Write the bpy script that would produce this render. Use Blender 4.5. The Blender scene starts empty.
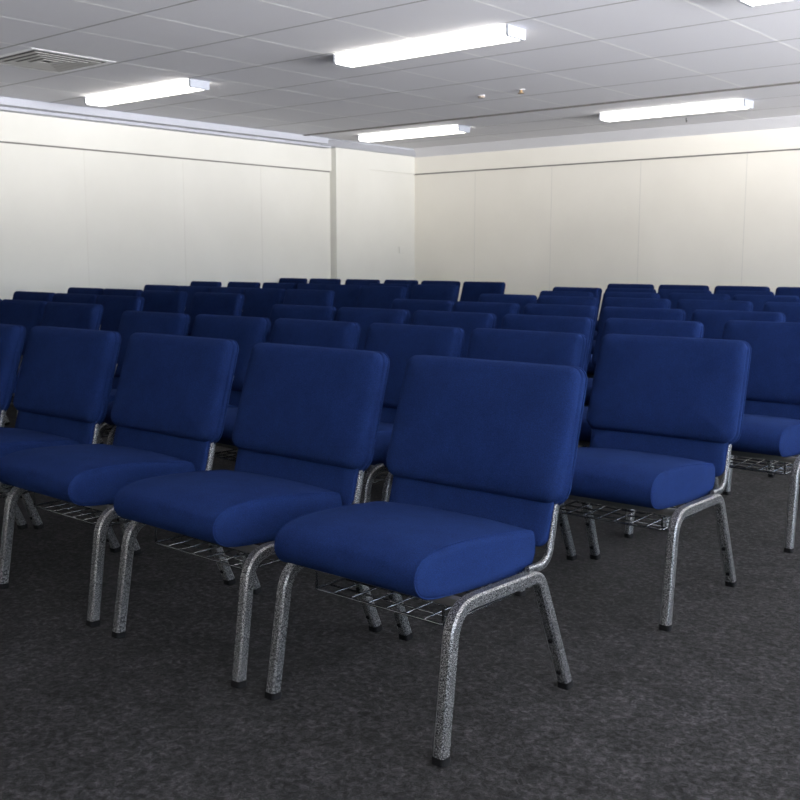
import bpy, bmesh, math, random
from mathutils import Vector, Matrix
PI = math.pi
scene = bpy.context.scene
COL = scene.collection

# ------------------------------------------------------------------ materials
def srgb(r, g, b):
    f = lambda c: (c/255/12.92) if c/255 <= 0.04045 else ((c/255+0.055)/1.055)**2.4
    return (f(r), f(g), f(b), 1)

def new_mat(name):
    m = bpy.data.materials.new(name); m.use_nodes = True
    nt = m.node_tree; bs = nt.nodes['Principled BSDF']
    return m, nt, bs

def noise(nt, scale, detail=4, rough=.5, coord='Object', stretch=None):
    tc = nt.nodes.new('ShaderNodeTexCoord')
    n = nt.nodes.new('ShaderNodeTexNoise')
    n.inputs['Scale'].default_value = scale; n.inputs['Detail'].default_value = detail
    n.inputs['Roughness'].default_value = rough
    if stretch:
        mp = nt.nodes.new('ShaderNodeMapping'); mp.inputs['Scale'].default_value = stretch
        nt.links.new(tc.outputs[coord], mp.inputs[0]); nt.links.new(mp.outputs[0], n.inputs['Vector'])
    else:
        nt.links.new(tc.outputs[coord], n.inputs['Vector'])
    return n

def ramp(nt, src, stops):
    r = nt.nodes.new('ShaderNodeValToRGB')
    e = r.color_ramp.elements
    e[0].position, e[0].color = stops[0]
    e[1].position, e[1].color = stops[-1]
    for p, c in stops[1:-1]:
        x = e.new(p); x.color = c
    nt.links.new(src, r.inputs[0]); return r

def bump(nt, bs, src, strength, dist):
    b = nt.nodes.new('ShaderNodeBump'); b.inputs['Strength'].default_value = strength
    b.inputs['Distance'].default_value = dist
    nt.links.new(src, b.inputs['Height']); nt.links.new(b.outputs[0], bs.inputs['Normal'])

def mat_fabric():
    m, nt, bs = new_mat('navy_fabric')
    n = noise(nt, 420, 2, .6); big = noise(nt, 14, 3, .6)
    r = ramp(nt, n.outputs['Fac'], [(.3, FAB0), (.72, FAB1)])
    r2 = ramp(nt, big.outputs['Fac'], [(.3, (.86, .86, .86, 1)), (.7, (1.06, 1.06, 1.06, 1))])
    mx = nt.nodes.new('ShaderNodeMixRGB'); mx.blend_type = 'MULTIPLY'; mx.inputs[0].default_value = 1
    nt.links.new(r.outputs[0], mx.inputs[1]); nt.links.new(r2.outputs[0], mx.inputs[2])
    nt.links.new(mx.outputs[0], bs.inputs['Base Color'])
    bs.inputs['Roughness'].default_value = .95
    bs.inputs['Specular IOR Level'].default_value = .015
    bs.inputs['Sheen Weight'].default_value = .012
    bs.inputs['Sheen Roughness'].default_value = .45
    bs.inputs['Sheen Tint'].default_value = (.28, .45, 1, 1)
    bump(nt, bs, n.outputs['Fac'], .35, .001)
    return m
FAB0 = (.0043, .0102, .0420, 1); FAB1 = (.0104, .0228, .086, 1)

def mat_metal():
    m, nt, bs = new_mat('silver_vein_metal')
    n = noise(nt, 400, 2, .7)
    r = ramp(nt, n.outputs['Fac'], [(.42, (.016, .016, .017, 1)), (.51, (.085, .085, .088, 1)), (.60, (.40, .40, .40, 1))])
    nt.links.new(r.outputs[0], bs.inputs['Base Color'])
    bs.inputs['Metallic'].default_value = .7; bs.inputs['Roughness'].default_value = .36
    bump(nt, bs, n.outputs['Fac'], .3, .001)
    return m

def mat_plain(name, col, rough=.6, metal=0., spec=.5):
    m, nt, bs = new_mat(name)
    n = noise(nt, 60, 2)
    r = ramp(nt, n.outputs['Fac'], [(.3, tuple(c*.94 for c in col[:3])+(1,)), (.7, col)])
    nt.links.new(r.outputs[0], bs.inputs['Base Color'])
    bs.inputs['Roughness'].default_value = rough; bs.inputs['Metallic'].default_value = metal
    bs.inputs['Specular IOR Level'].default_value = spec
    return m

def mat_wall(name, c0, c1):
    m, nt, bs = new_mat(name)
    n = noise(nt, .9, 4, .55); fine = noise(nt, 160, 3, .6)
    r = ramp(nt, n.outputs['Fac'], [(.35, c0), (.65, c1)])
    nt.links.new(r.outputs[0], bs.inputs['Base Color'])
    bs.inputs['Roughness'].default_value = .75; bs.inputs['Specular IOR Level'].default_value = .25
    bump(nt, bs, fine.outputs['Fac'], .06, .002)
    return m

def mat_tile():
    m, nt, bs = new_mat('ceiling_tile')
    fine = noise(nt, 190, 3, .7)
    r = ramp(nt, fine.outputs['Fac'], [(.32, (.69, .69, .73, 1)), (.6, (.775, .775, .815, 1))])
    nt.links.new(r.outputs[0], bs.inputs['Base Color'])
    bs.inputs['Roughness'].default_value = .9; bs.inputs['Specular IOR Level'].default_value = .15
    bump(nt, bs, fine.outputs['Fac'], .25, .003)
    return m

def mat_carpet():
    m, nt, bs = new_mat('charcoal_carpet')
    a = noise(nt, 52, 8, .78); b = noise(nt, 1.6, 4, .6); c = noise(nt, 300, 3, .7); d = noise(nt, 9, 5, .7)
    a.inputs['Distortion'].default_value = .6; d.inputs['Distortion'].default_value = .4
    r = ramp(nt, a.outputs['Fac'], [(.36, (.0050, .0049, .0050, 1)), (.5, (.0155, .0150, .0155, 1)), (.66, (.044, .043, .045, 1))])
    r2 = ramp(nt, b.outputs['Fac'], [(.3, (.75, .74, .73, 1)), (.7, (1.2, 1.2, 1.22, 1))])
    r3 = ramp(nt, c.outputs['Fac'], [(.3, (.65, .65, .65, 1)), (.72, (1.45, 1.45, 1.45, 1))])
    r4 = ramp(nt, d.outputs['Fac'], [(.33, (.66, .66, .66, 1)), (.67, (1.28, 1.28, 1.28, 1))])
    prev = r.outputs[0]
    for q in (r2, r3, r4):
        mx = nt.nodes.new('ShaderNodeMixRGB'); mx.blend_type = 'MULTIPLY'; mx.inputs[0].default_value = 1
        nt.links.new(prev, mx.inputs[1]); nt.links.new(q.outputs[0], mx.inputs[2]); prev = mx.outputs[0]
    nt.links.new(prev, bs.inputs['Base Color'])
    bs.inputs['Roughness'].default_value = .95; bs.inputs['Specular IOR Level'].default_value = .12
    bump(nt, bs, a.outputs['Fac'], .55, .006)
    return m

def mat_emit(name, col, strength):
    m, nt, bs = new_mat(name)
    bs.inputs['Base Color'].default_value = (.9, .9, .9, 1)
    bs.inputs['Emission Color'].default_value = col
    bs.inputs['Emission Strength'].default_value = strength
    return m

def mat_glass():
    m = bpy.data.materials.new('window_glass'); m.use_nodes = True
    nt = m.node_tree; nt.nodes.clear()
    o = nt.nodes.new('ShaderNodeOutputMaterial'); t = nt.nodes.new('ShaderNodeBsdfTransparent')
    g = nt.nodes.new('ShaderNodeBsdfGlossy'); g.inputs['Roughness'].default_value = .02
    x = nt.nodes.new('ShaderNodeMixShader'); x.inputs[0].default_value = .06
    nt.links.new(t.outputs[0], x.inputs[1]); nt.links.new(g.outputs[0], x.inputs[2]); nt.links.new(x.outputs[0], o.inputs[0])
    return m

FABRIC = mat_fabric(); METAL = mat_metal()
WIRE = mat_plain('dark_chrome_wire', (.22, .225, .24, 1), .25, .9)
RUBBER = mat_plain('black_rubber', (.004, .004, .0045, 1), .7, spec=.15)
CROSS = mat_plain('grey_steel_bar', (.12, .118, .115, 1), .45, .6)
W_LEFT = mat_wall('off_white_wall_paint', (.665, .655, .605, 1), (.705, .695, .645, 1))
W_BACK = mat_wall('cream_wall_paint', (.80, .77, .695, 1), (.84, .81, .735, 1))
TRIM = mat_plain('white_gloss_trim', (.47, .48, .53, 1), .6, spec=.2)
JOINT_SHADE = mat_plain('joint_and_band_shadow', (.16, .15, .14, 1), .8)  # dark tone for the ceiling joint and the painted shade under the bands
SEAM = mat_plain('panel_seam_filler', (.66, .64, .59, 1), .8)
TILE = mat_tile()
GRID = mat_plain('white_grid_bar', (.90, .90, .91, 1), .6, spec=.2)
GRIDGAP = mat_plain('grey_grid_gap', (.36, .36, .36, 1), .8)
CARPET = mat_carpet()
CAPM = mat_plain('white_plastic', (.34, .36, .41, 1), .45)
TUBE = mat_emit('fluorescent_diffuser', (1, .955, .86, 1), 5.5)
GRILLE = mat_plain('grey_metal_grille', (.42, .41, .40, 1), .5)
DUCT = mat_plain('dark_duct', (.05, .048, .045, 1), .8)
BRASS = mat_plain('brass_sprinkler', (.30, .20, .10, 1), .5, .3)
GLASS = mat_glass()

# ------------------------------------------------------------------ mesh helpers
def link(name, bm, mat, parent=None, smooth=False, angle=None):
    me = bpy.data.meshes.new(name)
    bmesh.ops.recalc_face_normals(bm, faces=bm.faces[:])
    bm.to_mesh(me); bm.free()
    me.materials.append(mat)
    if smooth:
        for p in me.polygons: p.use_smooth = True
        if angle:
            me.set_sharp_from_angle(angle=math.radians(angle))
    o = bpy.data.objects.new(name, me); COL.objects.link(o)
    if parent: o.parent = parent
    return o

def box(bm, x0, x1, y0, y1, z0, z1, bevel=0):
    r = bmesh.ops.create_cube(bm, size=1)
    vs = r['verts']
    bmesh.ops.scale(bm, vec=(abs(x1-x0), abs(y1-y0), abs(z1-z0)), verts=vs)
    bmesh.ops.translate(bm, vec=((x0+x1)/2, (y0+y1)/2, (z0+z1)/2), verts=vs)
    if bevel:
        es = list({e for v in vs for e in v.link_edges})
        bmesh.ops.bevel(bm, geom=es, offset=bevel, segments=2, affect='EDGES', profile=.5)

def sweep(bm, pts, prof, up=None, cap=True):
    """sweep a closed 2-D profile [(a,b)] along pts; a along 'side', b along normal"""
    pts = [Vector(p) for p in pts]; rings = []
    up = Vector(up) if up else None
    prev = None
    for i, p in enumerate(pts):
        t = (pts[min(i+1, len(pts)-1)] - pts[max(i-1, 0)]).normalized()
        if up is not None:
            side = up - t*up.dot(t); side.normalize()
        else:
            ref = prev if prev is not None else (Vector((0, 0, 1)) if abs(t.z) < .9 else Vector((1, 0, 0)))
            side = ref - t*ref.dot(t); side.normalize(); prev = side
        nrm = t.cross(side)
        rings.append([bm.verts.new(p + side*a + nrm*b) for a, b in prof])
    n = len(prof)
    for r0, r1 in zip(rings, rings[1:]):
        for i in range(n):
            bm.faces.new((r0[i], r0[(i+1) % n], r1[(i+1) % n], r1[i]))
    if cap:
        bm.faces.new(rings[0]); bm.faces.new(rings[-1][::-1])

def circ(r, n=8):
    return [(r*math.cos(2*PI*i/n), r*math.sin(2*PI*i/n)) for i in range(n)]

def rrect(w, h, r, n=3):
    out = []
    for cx, cy, a0 in ((w/2-r, h/2-r, 0), (-w/2+r, h/2-r, 90), (-w/2+r, -h/2+r, 180), (w/2-r, -h/2+r, 270)):
        for k in range(n+1):
            a = math.radians(a0 + 90*k/n); out.append((cx+r*math.cos(a), cy+r*math.sin(a)))
    return out

def fillet(pts, rad, n=7):
    pts = [Vector(p) for p in pts]; out = [pts[0]]
    for i in range(1, len(pts)-1):
        p0, p, p1 = pts[i-1], pts[i], pts[i+1]
        r = rad[i-1] if isinstance(rad, (list, tuple)) else rad
        d0 = (p0-p).normalized(); d1 = (p1-p).normalized()
        ang = d0.angle(d1); L = min(r/math.tan(ang/2), (p0-p).length*.48, (p1-p).length*.48)
        a = p + d0*L; b = p + d1*L
        for k in range(n+1):
            t = k/n
            out.append(a*(1-t)**2 + p*2*t*(1-t) + b*t**2)
    out.append(pts[-1]); return out

def smooth_closed(poly, it=1):
    for _ in range(it):
        q = []
        for i in range(len(poly)):
            a = Vector(poly[i]); b = Vector(poly[(i+1) % len(poly)])
            q += [a*.75+b*.25, a*.25+b*.75]
        poly = q
    return poly

def empty(name, loc=(0, 0, 0), rz=0):
    o = bpy.data.objects.new(name, None); COL.objects.link(o)
    o.empty_display_size = .1; o.location = loc; o.rotation_euler = (0, 0, rz); return o

def tag(o, label=None, cat=None, group=None, kind=None):
    for k, v in (('label', label), ('category', cat), ('group', group), ('kind', kind)):
        if v: o[k] = v
    return o

# ------------------------------------------------------------------ the chair
# local frame: +X to the sitter's left (image right), -Y forward, Z up
FRX = .2520        # side frame centre plane
def cushion(bm, hw_top, hw_bot, h, rt, rb, layers, crown, cx=0):
    """pillow standing in local (x, up=v, out=w): rings of (inset, w) from the back to the front face, crowned"""
    def outline(ins):
        pts = []; n = 6
        r_t = max(rt-ins, .012); r_b = max(rb-ins, .012)
        T = h-ins; B = ins
        wt = hw_top-ins; wb = hw_bot-ins
        for cx_, cy_, a0, r in ((wt-r_t, T-r_t, 0, r_t), (-wt+r_t, T-r_t, 90, r_t), (-wb+r_b, B+r_b, 180, r_b), (wb-r_b, B+r_b, 270, r_b)):
            for k in range(n+1):
                a = math.radians(a0+90*k/n); pts.append((cx_+r*math.cos(a), cy_+r*math.sin(a)))
        # subdivide the long sides
        out = []
        for i in range(len(pts)):
            p = pts[i]; q = pts[(i+1) % len(pts)]; out.append(p)
            d = math.hypot(q[0]-p[0], q[1]-p[1])
            if (i+1) % (n+1) == 0:
                for k in range(1, 6): out.append((p[0]+(q[0]-p[0])*k/6, p[1]+(q[1]-p[1])*k/6))
        return out
    rings = []
    for ins, w in layers:
        rings.append([(x, v, w) for x, v in outline(ins)])
    # crown rings shrinking towards the centre of the front face
    ins, w = layers[-1]; base = outline(ins); cy = h/2
    for s, c in ((.85, .42), (.65, .75), (.4, .93), (.18, 1.0)):
        rings.append([(x*s, cy+(v-cy)*s, w+crown*c) for x, v in base])
    return rings

def rings_to_mesh(bm, rings, xf):
    vr = [[bm.verts.new(xf(*p)) for p in r] for r in rings]
    n = len(vr[0])
    for a, b in zip(vr, vr[1:]):
        for i in range(n): bm.faces.new((a[i], a[(i+1) % n], b[(i+1) % n], b[i]))
    bm.faces.new(vr[0][::-1]); bm.faces.new(vr[-1])

def build_chair():
    root = empty('church_chair')
    # ---- seat: waterfall cushion
    prof = [(.166, .372), (.168, .410), (.160, .436), (.130, .447), (.06, .456), (-.03, .466), (-.13, .473), (-.215, .473), (-.262, .463),
            (-.292, .441), (-.298, .408), (-.281, .378), (-.243, .360), (-.16, .353), (-.05, .346), (.06, .344), (.145, .345)]
    prof = smooth_closed(prof, 2)
    cy = sum(p[0] for p in prof)/len(prof); cz = sum(p[1] for p in prof)/len(prof)
    def inset(d):
        out = []; N = len(prof)
        for i in range(N):
            a = Vector(prof[i-1]); b = Vector(prof[(i+1) % N]); t = (b-a).normalized()
            nrm = Vector((t.y, -t.x)); p = Vector(prof[i])
            c = Vector((cy, cz))-p
            if nrm.dot(c) < 0: nrm = -nrm
            out.append(p+nrm*d)
        return out
    HW = .226
    stations = [(-HW-.006, .020), (-HW-.004, .008), (-HW, .0015), (-HW+.006, -.0005), (-HW+.035, -.003), (-HW+.09, -.006), (-.09, -.008), (0, -.009)]
    stations = stations + [(-x, d) for x, d in stations[-2::-1]]
    bm = bmesh.new(); rings = []
    for x, d in stations:
        ins = inset(max(d, 0))
        k = -min(d, 0)
        ring = []
        for p in ins:
            # crown only on the top and the nose
            up = 1 if p.y > .43 else 0
            ring.append(bm.verts.new((x*(1-.07*min(1, max(0, (.12-p.x)/.36))), p.x-(.5*k if p.x < -.27 else 0), p.y+k*up)))
        rings.append(ring)
    n = len(prof)
    for a, b in zip(rings, rings[1:]):
        for i in range(n): bm.faces.new((a[i], a[(i+1) % n], b[(i+1) % n], b[i]))
    for r in (rings[0], rings[-1]):
        c = bm.verts.new((sum(v.co.x for v in r)/n, sum(v.co.y for v in r)/n, sum(v.co.z for v in r)/n))
        for i in range(n): bm.faces.new((r[i], r[(i+1) % n], c))
    bmesh.ops.recalc_face_normals(bm, faces=bm.faces[:])
    seat = link('seat', bm, FABRIC, root, True)
    for s in (-1, 1):                                            # seam piping round each boxed side
        bm = bmesh.new()
        loop = [(s*(HW-.0005)*(1-.07*min(1, max(0, (.12-p.x)/.36))), p.x, p.y) for p in inset(.001)]
        loop = loop+[loop[0]]
        sweep(bm, loop, circ(.0022, 5), cap=False)
        link('piping', bm, FABRIC, seat, True)
    # ---- backrest: plane tilts back; u along the plane upward, w out towards the sitter
    p0 = Vector((0, .211, .495)); p1 = Vector((0, .318, .838))
    U = (p1-p0).normalized(); Wn = Vector((0, -U.z, U.y)); H = (p1-p0).length
    def xf(x, v, w): return Vector((x, p0.y, p0.z)) + U*v + Wn*w
    bm = bmesh.new()
    rings = cushion(bm, .272, .279, H, .036, .048,
                    [(.012, -.016), (.003, -.0145), (.0, -.009), (.0, .001), (.002, .004), (.0055, .0055), (.0055, .0075), (.004, .011), (.005, .021), (.011, .031), (.022, .038), (.040, .0425)], .009)
    rings_to_mesh(bm, rings, xf)
    back = link('backrest', bm, FABRIC, root, True)
    bm = bmesh.new()                                              # piping round the back edge of the cushion
    r = [xf(x*1.003, v, -.012) for x, v, w in rings[2]]
    sweep(bm, r+[r[0]], circ(.003, 5), cap=False)
    link('piping', bm, FABRIC, back, True)
    # ---- lower back panel between cushion and seat
    q0 = Vector((0, .180, .392)); q1 = Vector((0, .243, .60))
    U2 = (q1-q0).normalized(); W2 = Vector((0, -U2.z, U2.y)); H2 = (q1-q0).length
    def xf2(x, v, w): return q0 + Vector((x, 0, 0)) + U2*v + W2*w
    bm = bmesh.new()
    rings = cushion(bm, .254, .250, H2, .02, .030, [(.006, -.010), (.0, -.004), (.0, .006), (.006, .013)], .004)
    rings_to_mesh(bm, rings, xf2)
    link('lumbar_panel', bm, FABRIC, root, True)
    # ---- steel side frames: one bent square tube makes front leg, rail and rear leg
    tube = rrect(.029, .031, .005, 1)
    for s in (-1, 1):
        x = s*FRX; xo = s*.0035
        path = [(x+xo*2, -.262, .016), (x, -.212, .345), (x, .140, .334), (x+xo*2, .272, .016)]
        path = fillet(path, [.085, .055], 9)
        bm = bmesh.new(); sweep(bm, path, tube, up=(1, 0, 0))
        fr = link('side_frame', bm, METAL, root, True, 40)
        for y, yy in ((-.262, -.0045), (.272, .006)):
            bm = bmesh.new()
            sweep(bm, [(x+xo*2, y+yy*.4, .0), (x+xo*2, y+yy*.2, .005), (x+xo*2, y, .018)], rrect(.033, .034, .007, 3), up=(1, 0, 0))
            link('foot_cap', bm, RUBBER, fr, True, 40)
        for f in (.52, .86):                                      # black buttons on the rear leg
            yb = .152+(.272-.152)*f; zb = .30+(.016-.30)*f
            bm = bmesh.new()
            for sy in (-1,):
                t = Vector((0, .272-.155, .016-.285)).normalized(); nn = Vector((0, t.z, -t.y))
                c = Vector((x+xo*f*2, yb, zb)); sweep(bm, [c+nn*.012, c+nn*.0185], circ(.0065, 8))
            link('ganging_bolt', bm, RUBBER, fr, True, 40)
    # ---- flat oval tubes that carry the back
    oval = rrect(.014, .022, .005, 2)
    for s in (-1, 1):
        x = s*(FRX-.002)
        path = fillet([(x-s*.004, .10, .352), (x, .188, .352), (x, .228, .52), (x, .308, .72)], [.055, .25], 9)
        bm = bmesh.new(); sweep(bm, path, oval, up=(1, 0, 0))
        link('back_tube', bm, METAL, root, True, 50)
    # ---- cross bars under the seat
    for y, z in ((.105, .322), (-.165, .340)):
        bm = bmesh.new()
        sweep(bm, [(-FRX, y, z), (FRX, y, z)], rrect(.022, .022, .004, 2), up=(0, 1, 0))
        link('cross_bar', bm, CROSS, root, True, 40)
    # ---- wire book rack
    bm = bmesh.new(); c = circ(.0028, 6); c2 = circ(.0036, 6); z = .280; hx = .196; y0 = -.172; y1 = .122
    ring = fillet([(-hx, y1, z), (-hx, y0, z), (hx, y0, z), (hx, y1, z)], .012, 3)
    sweep(bm, ring, c2)
    sweep(bm, [(-hx, y1, z), (hx, y1, z)], c2)
    for k in range(1, 5):
        y = y0+(y1-y0)*k/5; sweep(bm, [(-hx, y, z-.005), (hx, y, z-.005)], c)
    for k in range(1, 7):
        xx = -hx+2*hx*k/7; sweep(bm, [(xx, y0, z), (xx, y1, z)], c)
    for sx in (-1, 1):
        for yy in (y0+.004, y1-.004):
            sweep(bm, [(sx*(hx-.002), yy, z), (sx*(hx-.002), yy, .372 if yy < 0 else .338)], c2)
    for sx in (-1, 1):
        sweep(bm, [(sx*(hx-.002), .03, z), (sx*FRX, .05, .335)], c)
    link('wire_book_rack', bm, WIRE, root, True)
    return root

def children(o, pool):
    return [c for c in pool if c.parent == o]

def copy_tree(src, pool):
    c = src.copy(); COL.objects.link(c)
    for ch in children(src, pool):
        d = copy_tree(ch, pool); d.parent = c
        d.matrix_parent_inverse = ch.matrix_parent_inverse.copy()
    return c

# rows: (x, y, rotation in degrees, width factor), read from the aisle outwards
NEAR = [
 ('front', [(-4.123,1.896,-1.0,1.0),(-3.54,1.938,.7,1.031),(-2.922,1.968,-.9,1.06),(-2.237,1.955,-.6,1.045),(-1.579,1.961,.4,1.04)], 2),
 ('second', [(-4.298,2.883,-.6,.985),(-3.748,2.912,-.9,.985),(-3.204,2.924,-1.6,.968),(-2.666,2.953,-2.1,.937),(-2.135,2.978,-1.2,.949),(-1.560,3.045,1.7,.995)], 1),
 ('third', [(-4.252,3.885,-1.3,.969),(-3.714,3.885,-1.4,.969),(-3.169,3.885,-1.9,.957),(-2.615,3.886,-1.9,.943),(-2.084,3.919,-1.4,.951),(-1.555,4.115,.8,1.035)], 1),
 ('fourth', [(-4.22,4.946,-1.5,.93),(-3.680,4.897,-1.5,.93),(-3.163,4.913,-1.5,.93),(-2.614,4.867,-1.9,.935),(-2.091,4.897,-1.7,.928)], 1),
 ('fifth', [(-4.350,6.123,-1.5,.932),(-3.797,6.060,-1.5,.93),(-3.278,6.098,-1.5,.93),(-2.729,6.099,-1.5,.93),(-2.125,6.075,-1.5,1.0)], 1),
 ('sixth', [(-4.366,6.990,-1.5,.93),(-3.846,7.114,-1.5,.93),(-3.324,7.201,-1.5,.93),(-2.799,7.181,-1.5,.93),(-2.257,7.132,-1.5,1.0)], 1),
 ('seventh', [(-4.864,8.016,-1.5,.952),(-4.330,8.031,-1.5,.93),(-3.806,7.996,-1.5,.925),(-3.290,8.014,-1.5,.925)], 1),
 ('last', [(-5.043,9.405,-1.5,.966),(-4.456,9.395,-1.5,.975),(-3.85,9.369,-1.5,.99),(-3.245,9.353,-1.5,1.0)], 1),
]
FAR = [   # from the aisle outwards, towards the long off-white wall
 ('front', [(-5.528,3.202,0,1.03),(-6.133,3.234,0,.991),(-6.732,3.232,0,1.03)]),
 ('second', [(-6.319,4.084,0,.974),(-6.912,4.108,0,1.03),(-7.566,4.143,0,1.03)]),
 ('third', [(-6.225,4.919,0,1.03),(-6.969,4.966,0,1.03),(-7.629,5.024,0,.987),(-8.2,5.029,0,.954)]),
 ('fourth', [(-6.252,5.944,0,1.02),(-6.83,5.958,0,.965),(-7.361,5.991,0,.925),(-7.879,6.011,0,.925),(-8.44,6.047,0,.94)]),
 ('fifth', [(-6.52,7.214,0,1.03),(-7.125,7.32,0,.93),(-7.655,7.422,0,.925),(-8.183,7.42,0,.945),(-8.746,7.404,0,.96),(-9.281,7.303,0,.96)]),
 ('sixth', [(-6.429,7.92,0,1.03),(-7.046,7.919,0,1.03)]),
 ('last', [(-6.746,9.206,0,1.03),(-7.412,9.266,0,1.024),(-8.065,9.326,0,.953),(-8.627,9.248,0,1.03),(-9.298,9.271,0,1.0),(-9.839,9.225,0,.93)]),
]
ORD = ['', 'first', 'second', 'third', 'fourth', 'fifth', 'sixth', 'seventh']
proto = build_chair()
pool = list(bpy.data.objects)
first = True
def put(x, y, r, k, label, group):
    global first
    o = proto if first else copy_tree(proto, pool)
    first = False
    o.location = (x, y, 0); o.rotation_euler = (0, 0, math.radians(r)); o.scale = (k, 1, 1)
    tag(o, label, 'chair', group)

def spaced(L):
    L = [list(c) for c in L]
    for a, b in zip(L, L[1:]):
        need = .286*(a[3]+b[3])+.004; have = abs(a[0]-b[0])
        if need > have:
            f = have/need; a[3] *= f; b[3] *= f
    return L
for name, L, start in NEAR:
    L = spaced(L)
    for i, (x, y, r, k) in enumerate(L):
        n = i+start
        if name == 'front' and i == len(L)-1:
            lab = 'navy upholstered chair nearest the viewer, at the open end of the front row'
        elif name == 'front' and i == len(L)-2:
            lab = 'navy upholstered chair in the front row, next to the nearest chair'
        elif name == 'front' and i == 0:
            lab = 'navy upholstered chair in the front row, cut off by the photo edge'
        elif name == 'front':
            lab = 'navy upholstered chair in the front row, %s from its open end' % ('third' if i == len(L)-3 else 'fourth')
        elif name in ('second', 'third') and i == len(L)-1:
            lab = 'navy upholstered chair at the open end of the %s row, legs and rack in view' % name
        elif i == 0:
            lab = 'navy chair on the aisle end of the %s row in the nearer block' % name
        else:
            lab = 'navy chair, %s from the aisle in the %s row of the nearer block' % (ORD[i+1], name)
        put(x, y, r, k, lab, 'navy chairs in the nearer block')
for name, L in FAR:
    L = spaced(L)
    for i, (x, y, r, k) in enumerate(L):
        if i == 0:
            lab = 'navy chair on the aisle end of the %s row in the far-side block' % name
        elif i == len(L)-1 and name in ('fifth', 'last'):
            lab = 'navy chair nearest the off-white wall in the %s row of the far-side block' % name
        else:
            lab = 'navy chair, %s from the aisle in the %s row of the far-side block' % (ORD[i+1], name)
        put(x, y, r, k, lab, 'navy chairs in the block beyond the aisle')

# ------------------------------------------------------------------ the room
XL, XR = -10.12, 4.2        # long left wall, window wall
YB, YF = 12.30, -3.4       # far wall, wall behind the viewer
HC = 2.70
ALC = -10.03               # short stretch of wall past the pilaster
PY0, PY1 = 10.54, 11.24    # pilaster

def struct(name, bm, mat, parent=None):
    o = link(name, bm, mat, parent)
    if parent is None: o['kind'] = 'structure'
    return o

bm = bmesh.new(); box(bm, XL-.3, XR+.3, YF-.3, YB+.3, -.12, 0); struct('floor', bm, CARPET)

# left wall with upper band overhanging the panels, seams and cornice box
bm = bmesh.new()
box(bm, XL-.2, XL, YF-.2, PY0+.02, 0, HC)
box(bm, XL-.2, ALC, PY1-.02, YB+.2, 0, HC)
wl = struct('wall_left', bm, W_LEFT)
bm = bmesh.new()
box(bm, XL-.02, XL+.03, YF, PY0, 2.297, 2.62)
box(bm, ALC-.02, ALC+.025, PY1, YB, 2.36, 2.62)
struct('upper_band', bm, W_LEFT, wl)
bm = bmesh.new()
box(bm, XL-.01, XL+.006, YF, PY0, 2.283, 2.2975)
struct('band_shadow_line', bm, JOINT_SHADE, wl)  # dark strip painted in as the shadow line under the overhanging band
def seam_wall(xs, x, xw):
    bm = bmesh.new()
    for y in xs: box(bm, x-.004, x+.0012, y-.003, y+.003, .1, 2.283)
    return bm
SE = [2.5, 3.9, 5.25, 6.63, 7.99, 9.25]
struct('panel_seam', seam_wall(SE, XL, 0), SEAM, wl)
bm = bmesh.new(); box(bm, XL-.1, -10.0, PY0, PY1, 0, 2.63); struct('pilaster', bm, W_LEFT, wl)
bm = bmesh.new()
box(bm, ALC-.004, ALC+.008, 11.93, 12.05, 1.17, 1.27, .003); struct('wall_switch', bm, W_LEFT, wl)

# cornice: boxed step along the long wall, small one past it
bm = bmesh.new()
box(bm, XL-.05, -9.82, YF, 10.2, 2.625, HC+.02)
box(bm, XL-.05, -9.96, YF, 10.4, 2.595, 2.63)
struct('trim_1', bm, TRIM)
bm = bmesh.new()
for y0, y1, w in ((10.2, YB, -9.84),):
    v = [bm.verts.new(p) for p in ((-10.25, y0, HC+.01), (w, y0, HC+.01), (w, y0, HC-.02), (w-.10, y0, 2.615), (-10.25, y0, 2.60),
                                   (-10.25, y1, HC+.01), (w, y1, HC+.01), (w, y1, HC-.02), (w-.10, y1, 2.615), (-10.25, y1, 2.60))]
    for i in range(5): bm.faces.new((v[i], v[(i+1) % 5], v[5+(i+1) % 5], v[5+i]))
    bm.faces.new(v[:5]); bm.faces.new(v[5:][::-1])
struct('trim_2', bm, TRIM)

# far wall (the cream wall at the right of the picture)
bm = bmesh.new(); box(bm, ALC-.4, XR+.3, YB, YB+.2, 0, HC+.1); wb = struct('wall_back', bm, W_BACK)
bm = bmesh.new(); box(bm, ALC, XR, YB-.035, YB+.02, 2.36, 2.62); struct('upper_band', bm, W_BACK, wb)
bm = bmesh.new(); box(bm, ALC, XR, YB-.012, YB+.01, 2.345, 2.361); struct('band_shadow_line', bm, JOINT_SHADE, wb)  # painted shadow line below the far wall's band
bm = bmesh.new()
for x in (-8.9, -7.61, -6.28, -4.89, -3.5, -2.1): box(bm, x-.003, x+.003, YB-.0012, YB+.004, .1, 2.35)
struct('panel_seam', bm, SEAM, wb)
bm = bmesh.new()
v = [bm.verts.new(p) for p in ((ALC, YB+.05, HC+.01), (ALC, YB-.28, HC+.01), (ALC, YB-.28, HC-.004), (ALC, YB-.035, 2.60), (ALC, YB+.05, 2.60),
                               (XR, YB+.05, HC+.01), (XR, YB-.28, HC+.01), (XR, YB-.28, HC-.004), (XR, YB-.035, 2.60), (XR, YB+.05, 2.60))]
for i in range(5): bm.faces.new((v[i], v[(i+1) % 5], v[5+(i+1) % 5], v[5+i]))
bm.faces.new(v[:5]); bm.faces.new(v[5:][::-1])
struct('trim_3', bm, TILE)
# skirting
for nm, (x0, x1, y0, y1) in {'baseboard_left': (XL, XL+.015, YF, PY0), 'baseboard_back': (ALC, XR, YB-.015, YB)}.items():
    bm = bmesh.new(); box(bm, x0, x1, y0, y1, 0, .1); struct(nm, bm, TRIM)

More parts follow.
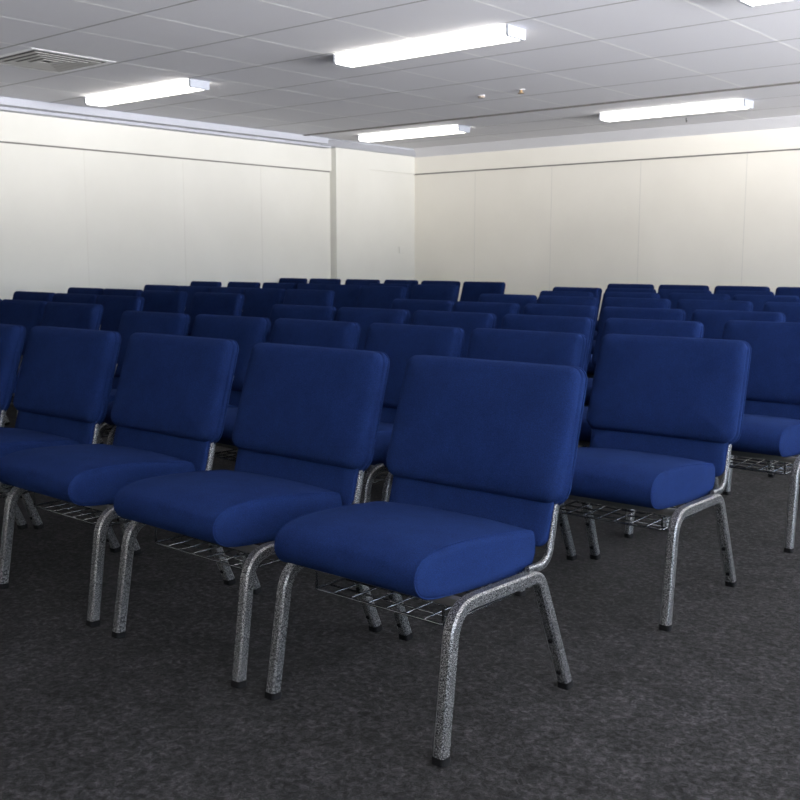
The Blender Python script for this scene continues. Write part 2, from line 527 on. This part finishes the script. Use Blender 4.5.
# window walls (outside the frame): openings, frames and glass
Z0, Z1 = .75, 2.3
def window_wall(name, openings, lo, hi, along, n):
    """a wall with openings along 'y' (at x = XR) or along 'x' (at y = YF)"""
    def b2(bm, u0, u1, d0, d1, z0, z1):
        if along == 'y': box(bm, XR+d0, XR+d1, u0, u1, z0, z1)
        else: box(bm, u0, u1, YF-d1, YF-d0, z0, z1)
    bm = bmesh.new()
    b2(bm, lo, hi, 0, .2, 0, Z0); b2(bm, lo, hi, 0, .2, Z1, HC+.1)
    us = [lo]+[v for w in openings for v in w]+[hi]
    for a, b in zip(us[::2], us[1::2]): b2(bm, a, b, 0, .2, Z0, Z1)
    struct(name, bm, W_LEFT)
    for i, (a, b) in enumerate(openings):
        bm = bmesh.new()
        for (u0, u1, z0, z1) in ((a, a+.05, Z0, Z1), (b-.05, b, Z0, Z1), (a+.05, b-.05, Z0, Z0+.05), (a+.05, b-.05, Z1-.05, Z1), ((a+b)/2-.03, (a+b)/2+.03, Z0+.05, Z1-.05)):
            b2(bm, u0, u1, .06, .12, z0, z1)
        w = struct('window_%d' % (n+i), bm, CAPM)
        bm = bmesh.new(); b2(bm, a+.05, b-.05, .088, .092, Z0+.05, Z1-.05); struct('pane', bm, GLASS, w)
        L = bpy.data.lights.new('window_portal', 'AREA'); L.shape = 'RECTANGLE'; L.size = b-a; L.size_y = Z1-Z0
        L.cycles.is_portal = True
        lo_ = bpy.data.objects.new('window_portal', L); COL.objects.link(lo_)
        if along == 'y':
            lo_.location = (XR+.22, (a+b)/2, (Z0+Z1)/2); lo_.rotation_euler = (PI/2, 0, PI/2)
        else:
            lo_.location = ((a+b)/2, YF-.22, (Z0+Z1)/2); lo_.rotation_euler = (PI/2, 0, 0)
WIN_R = [(-2.4, .3), (.8, 3.6), (4.1, 6.9), (7.4, 10.2), (10.6, 11.8)]
WIN_F = []
window_wall('wall_right', WIN_R, YF-.2, YB+.2, 'y', 1)
window_wall('wall_front', WIN_F, XL-.2, XR, 'x', 1+len(WIN_R))

# ceiling: slab, grid bars, dark movement joint
bm = bmesh.new(); box(bm, XL-.3, XR+.3, YF-.3, YB+.3, HC, HC+.15); ce = struct('ceiling', bm, TILE)
GX = [-9.05, -8.22, -7.38, -6.60, -5.84, -4.96, -3.93, -2.93, -1.98, -1.05, -.1, .85, 1.8, 2.75, 3.7]
GY = [-2.95, -2.05, -1.14, -.23, .68, 1.58, 2.48, 3.38, 4.29, 5.21, 6.05, 6.95, 7.85, 8.85]
bm = bmesh.new()
for x in GX:
    box(bm, x-.009, x+.009, YF, 9.74, HC-.0004, HC+.01)
for i, x in enumerate(GX):
    if i % 2: box(bm, x-.008+.2, x+.008+.2, 9.77, YB-.25, HC-.0004, HC+.01)
struct('grid_bar', bm, GRID, ce)
bm = bmesh.new()
for y in GY+[10.55, 11.3]:
    box(bm, -9.84, XR, y-.009, y+.009, HC-.0006, HC+.01)
struct('grid_gap', bm, GRIDGAP, ce)
bm = bmesh.new(); box(bm, -9.84, XR, 9.735, 9.775, HC-.012, HC+.01); struct('movement_joint', bm, JOINT_SHADE, ce)

# ------------------------------------------------------------------ ceiling lights
def make_light():
    r = empty('ceiling_light')
    hw, hl, d = .105, .83, .072
    bm = bmesh.new(); box(bm, -hl+.01, hl-.01, -.07, .07, -.02, 0, .004); link('housing', bm, CAPM, r)
    # wrap-round diffuser: rounded trough
    bm = bmesh.new()
    pr = [(-hw, -.018), (-hw, -d+.012), (-hw+.012, -d), (hw-.012, -d), (hw, -d+.012), (hw, -.018)]
    v0 = [bm.verts.new((-hl+.022, y, z)) for y, z in pr]; v1 = [bm.verts.new((hl-.022, y, z)) for y, z in pr]
    n = len(pr)
    for i in range(n): bm.faces.new((v0[i], v0[(i+1) % n], v1[(i+1) % n], v1[i]))
    bm.faces.new(v0[::-1]); bm.faces.new(v1)
    link('diffuser', bm, TUBE, r)
    for s in (-1, 1):
        bm = bmesh.new()
        a, b = s*(hl-.022), s*hl
        w2 = hw+.006
        pr2 = [(-w2, -.002), (-w2, -d+.008), (-w2+.012, -d-.005), (w2-.012, -d-.005), (w2, -d+.008), (w2, -.002)]
        v0 = [bm.verts.new((a, y, z)) for y, z in pr2]; v1 = [bm.verts.new((b, y, z)) for y, z in pr2]
        for i in range(n): bm.faces.new((v0[i], v0[(i+1) % n], v1[(i+1) % n], v1[i]))
        bm.faces.new(v0[::-1]); bm.faces.new(v1)
        link('end_cap', bm, CAPM, r)
    return r
n0 = set(bpy.data.objects)
lp = make_light(); lpool = [o for o in bpy.data.objects if o not in n0]
LIGHTS = [(-4.97, 6.20, 'surface fluorescent light, largest and brightest near the top centre'),
          (-8.37, 6.17, 'surface fluorescent light beside the air grille, near the long off-white wall'),
          (-8.47, 10.33, 'small far fluorescent light just past the dark ceiling joint, near the corner'),
          (-5.02, 10.53, 'far fluorescent light past the dark ceiling joint, above the cream wall'),
          (-1.73, 6.27, 'fluorescent light cut off by the upper right edge of the photo'),
          (-1.70, 10.53, None), (1.55, 6.2, None), (1.55, 2.0, None), (1.55, 10.5, None), (1.55, -1.9, None)]  # entries without a label are unseen lights added to brighten the room
WHERE = {5: 'above the far end of the nearer block', 6: 'beside the middle windows',
         7: 'beside the window nearest the viewer', 8: 'beside the farthest window', 9: 'behind the viewer by the windows'}
for i, (x, y, lab) in enumerate(LIGHTS):
    o = lp if i == 0 else copy_tree(lp, lpool)
    o.location = (x, y, HC)
    tag(o, lab or 'added unseen fluorescent light '+WHERE[i], 'ceiling light', 'fluorescent ceiling lights')

# air grille
g = tag(empty('air_vent', (-7.80, 4.80, HC)), 'square white louvred air grille in the ceiling tile near the long wall', 'vent')
bm = bmesh.new()
for (x0, x1, y0, y1) in ((-.41, .41, -.38, -.33), (-.41, .41, .33, .38), (-.41, -.36, -.33, .33), (.36, .41, -.33, .33)):
    box(bm, x0, x1, y0, y1, -.0025, 0)
link('frame', bm, GRID, g)
bm = bmesh.new(); box(bm, -.36, .36, -.33, .33, -.001, 0); link('duct_opening', bm, DUCT, g)
for k in range(4):
    a = .30-.07*k; b = .27-.07*k
    bm = bmesh.new()
    for s, t in ((1, 0), (-1, 0), (0, 1), (0, -1)):
        # four sloped blades of one square louvre ring
        o_, i_ = a*1.08, (a-.05)*1.08
        o2, i2 = a, a-.05
        if s:
            q = [(s*o_, -o2, -.008), (s*o_, o2, -.008), (s*i_, i2, -.003), (s*i_, -i2, -.003)]
        else:
            q = [(-o_, t*o2, -.008), (o_, t*o2, -.008), (i_, t*i2, -.003), (-i_, t*i2, -.003)]
        vs = [bm.verts.new(p) for p in q]; f = bm.faces.new(vs)
        r = bmesh.ops.extrude_face_region(bm, geom=[f])
        bmesh.ops.translate(bm, vec=(0, 0, .003), verts=[e for e in r['geom'] if isinstance(e, bmesh.types.BMVert)])
    link('louvre', bm, GRILLE, g)

# sprinkler head and small detector
g = tag(empty('sprinkler_head', (-5.62, 8.50, HC)), 'small brass sprinkler head in a white ring on the ceiling', 'sprinkler')
bm = bmesh.new(); sweep(bm, [(0, 0, 0), (0, 0, -.004)], circ(.038, 20)); link('escutcheon', bm, TILE, g, True, 40)
bm = bmesh.new(); sweep(bm, [(0, 0, -.004), (0, 0, -.03)], circ(.016, 12)); sweep(bm, [(0, 0, -.03), (0, 0, -.034)], circ(.032, 14)); link('nozzle', bm, BRASS, g, True, 40)
g = tag(empty('smoke_detector', (-6.12, 8.55, HC)), 'small tan round detector on the ceiling beside the sprinkler head', 'detector')
bm = bmesh.new(); sweep(bm, [(0, 0, 0), (0, 0, -.004)], circ(.042, 20)); link('base', bm, TILE, g, True, 40)
bm = bmesh.new(); sweep(bm, [(0, 0, -.004), (0, 0, -.02), (0, 0, -.022)], circ(.034, 16)); link('sensor', bm, mat_plain('tan_plastic', (.30, .25, .20, 1)), g, True, 40)
g = tag(empty('ceiling_hook', (-5.28, 11.42, HC)), 'tiny dark hook hanging from the ceiling beyond the far light', 'hook')
bm = bmesh.new(); sweep(bm, [(0, 0, 0), (0, 0, -.02), (.012, 0, -.035), (.0, 0, -.045)], circ(.006, 6)); link('hook', bm, DUCT, g, True)

# ------------------------------------------------------------------ daylight
DAY = 92.0
w = bpy.data.worlds.new('sky'); scene.world = w; w.use_nodes = True
nt = w.node_tree; bg = nt.nodes['Background']
tc = nt.nodes.new('ShaderNodeTexCoord'); sp = nt.nodes.new('ShaderNodeSeparateXYZ')
nt.links.new(tc.outputs['Generated'], sp.inputs[0])
ma = nt.nodes.new('ShaderNodeMath'); ma.operation = 'MULTIPLY_ADD'; ma.inputs[1].default_value = .5; ma.inputs[2].default_value = .5
nt.links.new(sp.outputs['Z'], ma.inputs[0])
# made-up glow from below to brighten the ceiling, dim horizon, dull sky above
r = ramp(nt, ma.outputs[0], [(.3, (1, 1, 1, 1)), (.44, (.7, .7, .72, 1)), (.5, (.2, .2, .21, 1)), (.52, (.07, .085, .105, 1))])
nt.links.new(r.outputs[0], bg.inputs[0]); bg.inputs[1].default_value = DAY

# ------------------------------------------------------------------ camera and view
cam = bpy.data.cameras.new('camera'); co = bpy.data.objects.new('camera', cam); COL.objects.link(co)
cam.sensor_width = 36; cam.lens = 1025/800*36
co.location = (0, 0, 1.115)
co.rotation_euler = (PI/2-math.atan(143/1025), 0, math.radians(40))
cam.clip_start = .05
cam.dof.use_dof = True; cam.dof.focus_distance = 2.7; cam.dof.aperture_fstop = 11
scene.camera = co
vs = scene.view_settings
vs.view_transform = 'Standard'; vs.look = 'None'; vs.gamma = 1; vs.use_curve_mapping = False
vs.exposure = .46
scene.cycles.use_denoising = True
scene.cycles.max_bounces = 8; scene.cycles.diffuse_bounces = 5
scene.cycles.sample_clamp_indirect = 6
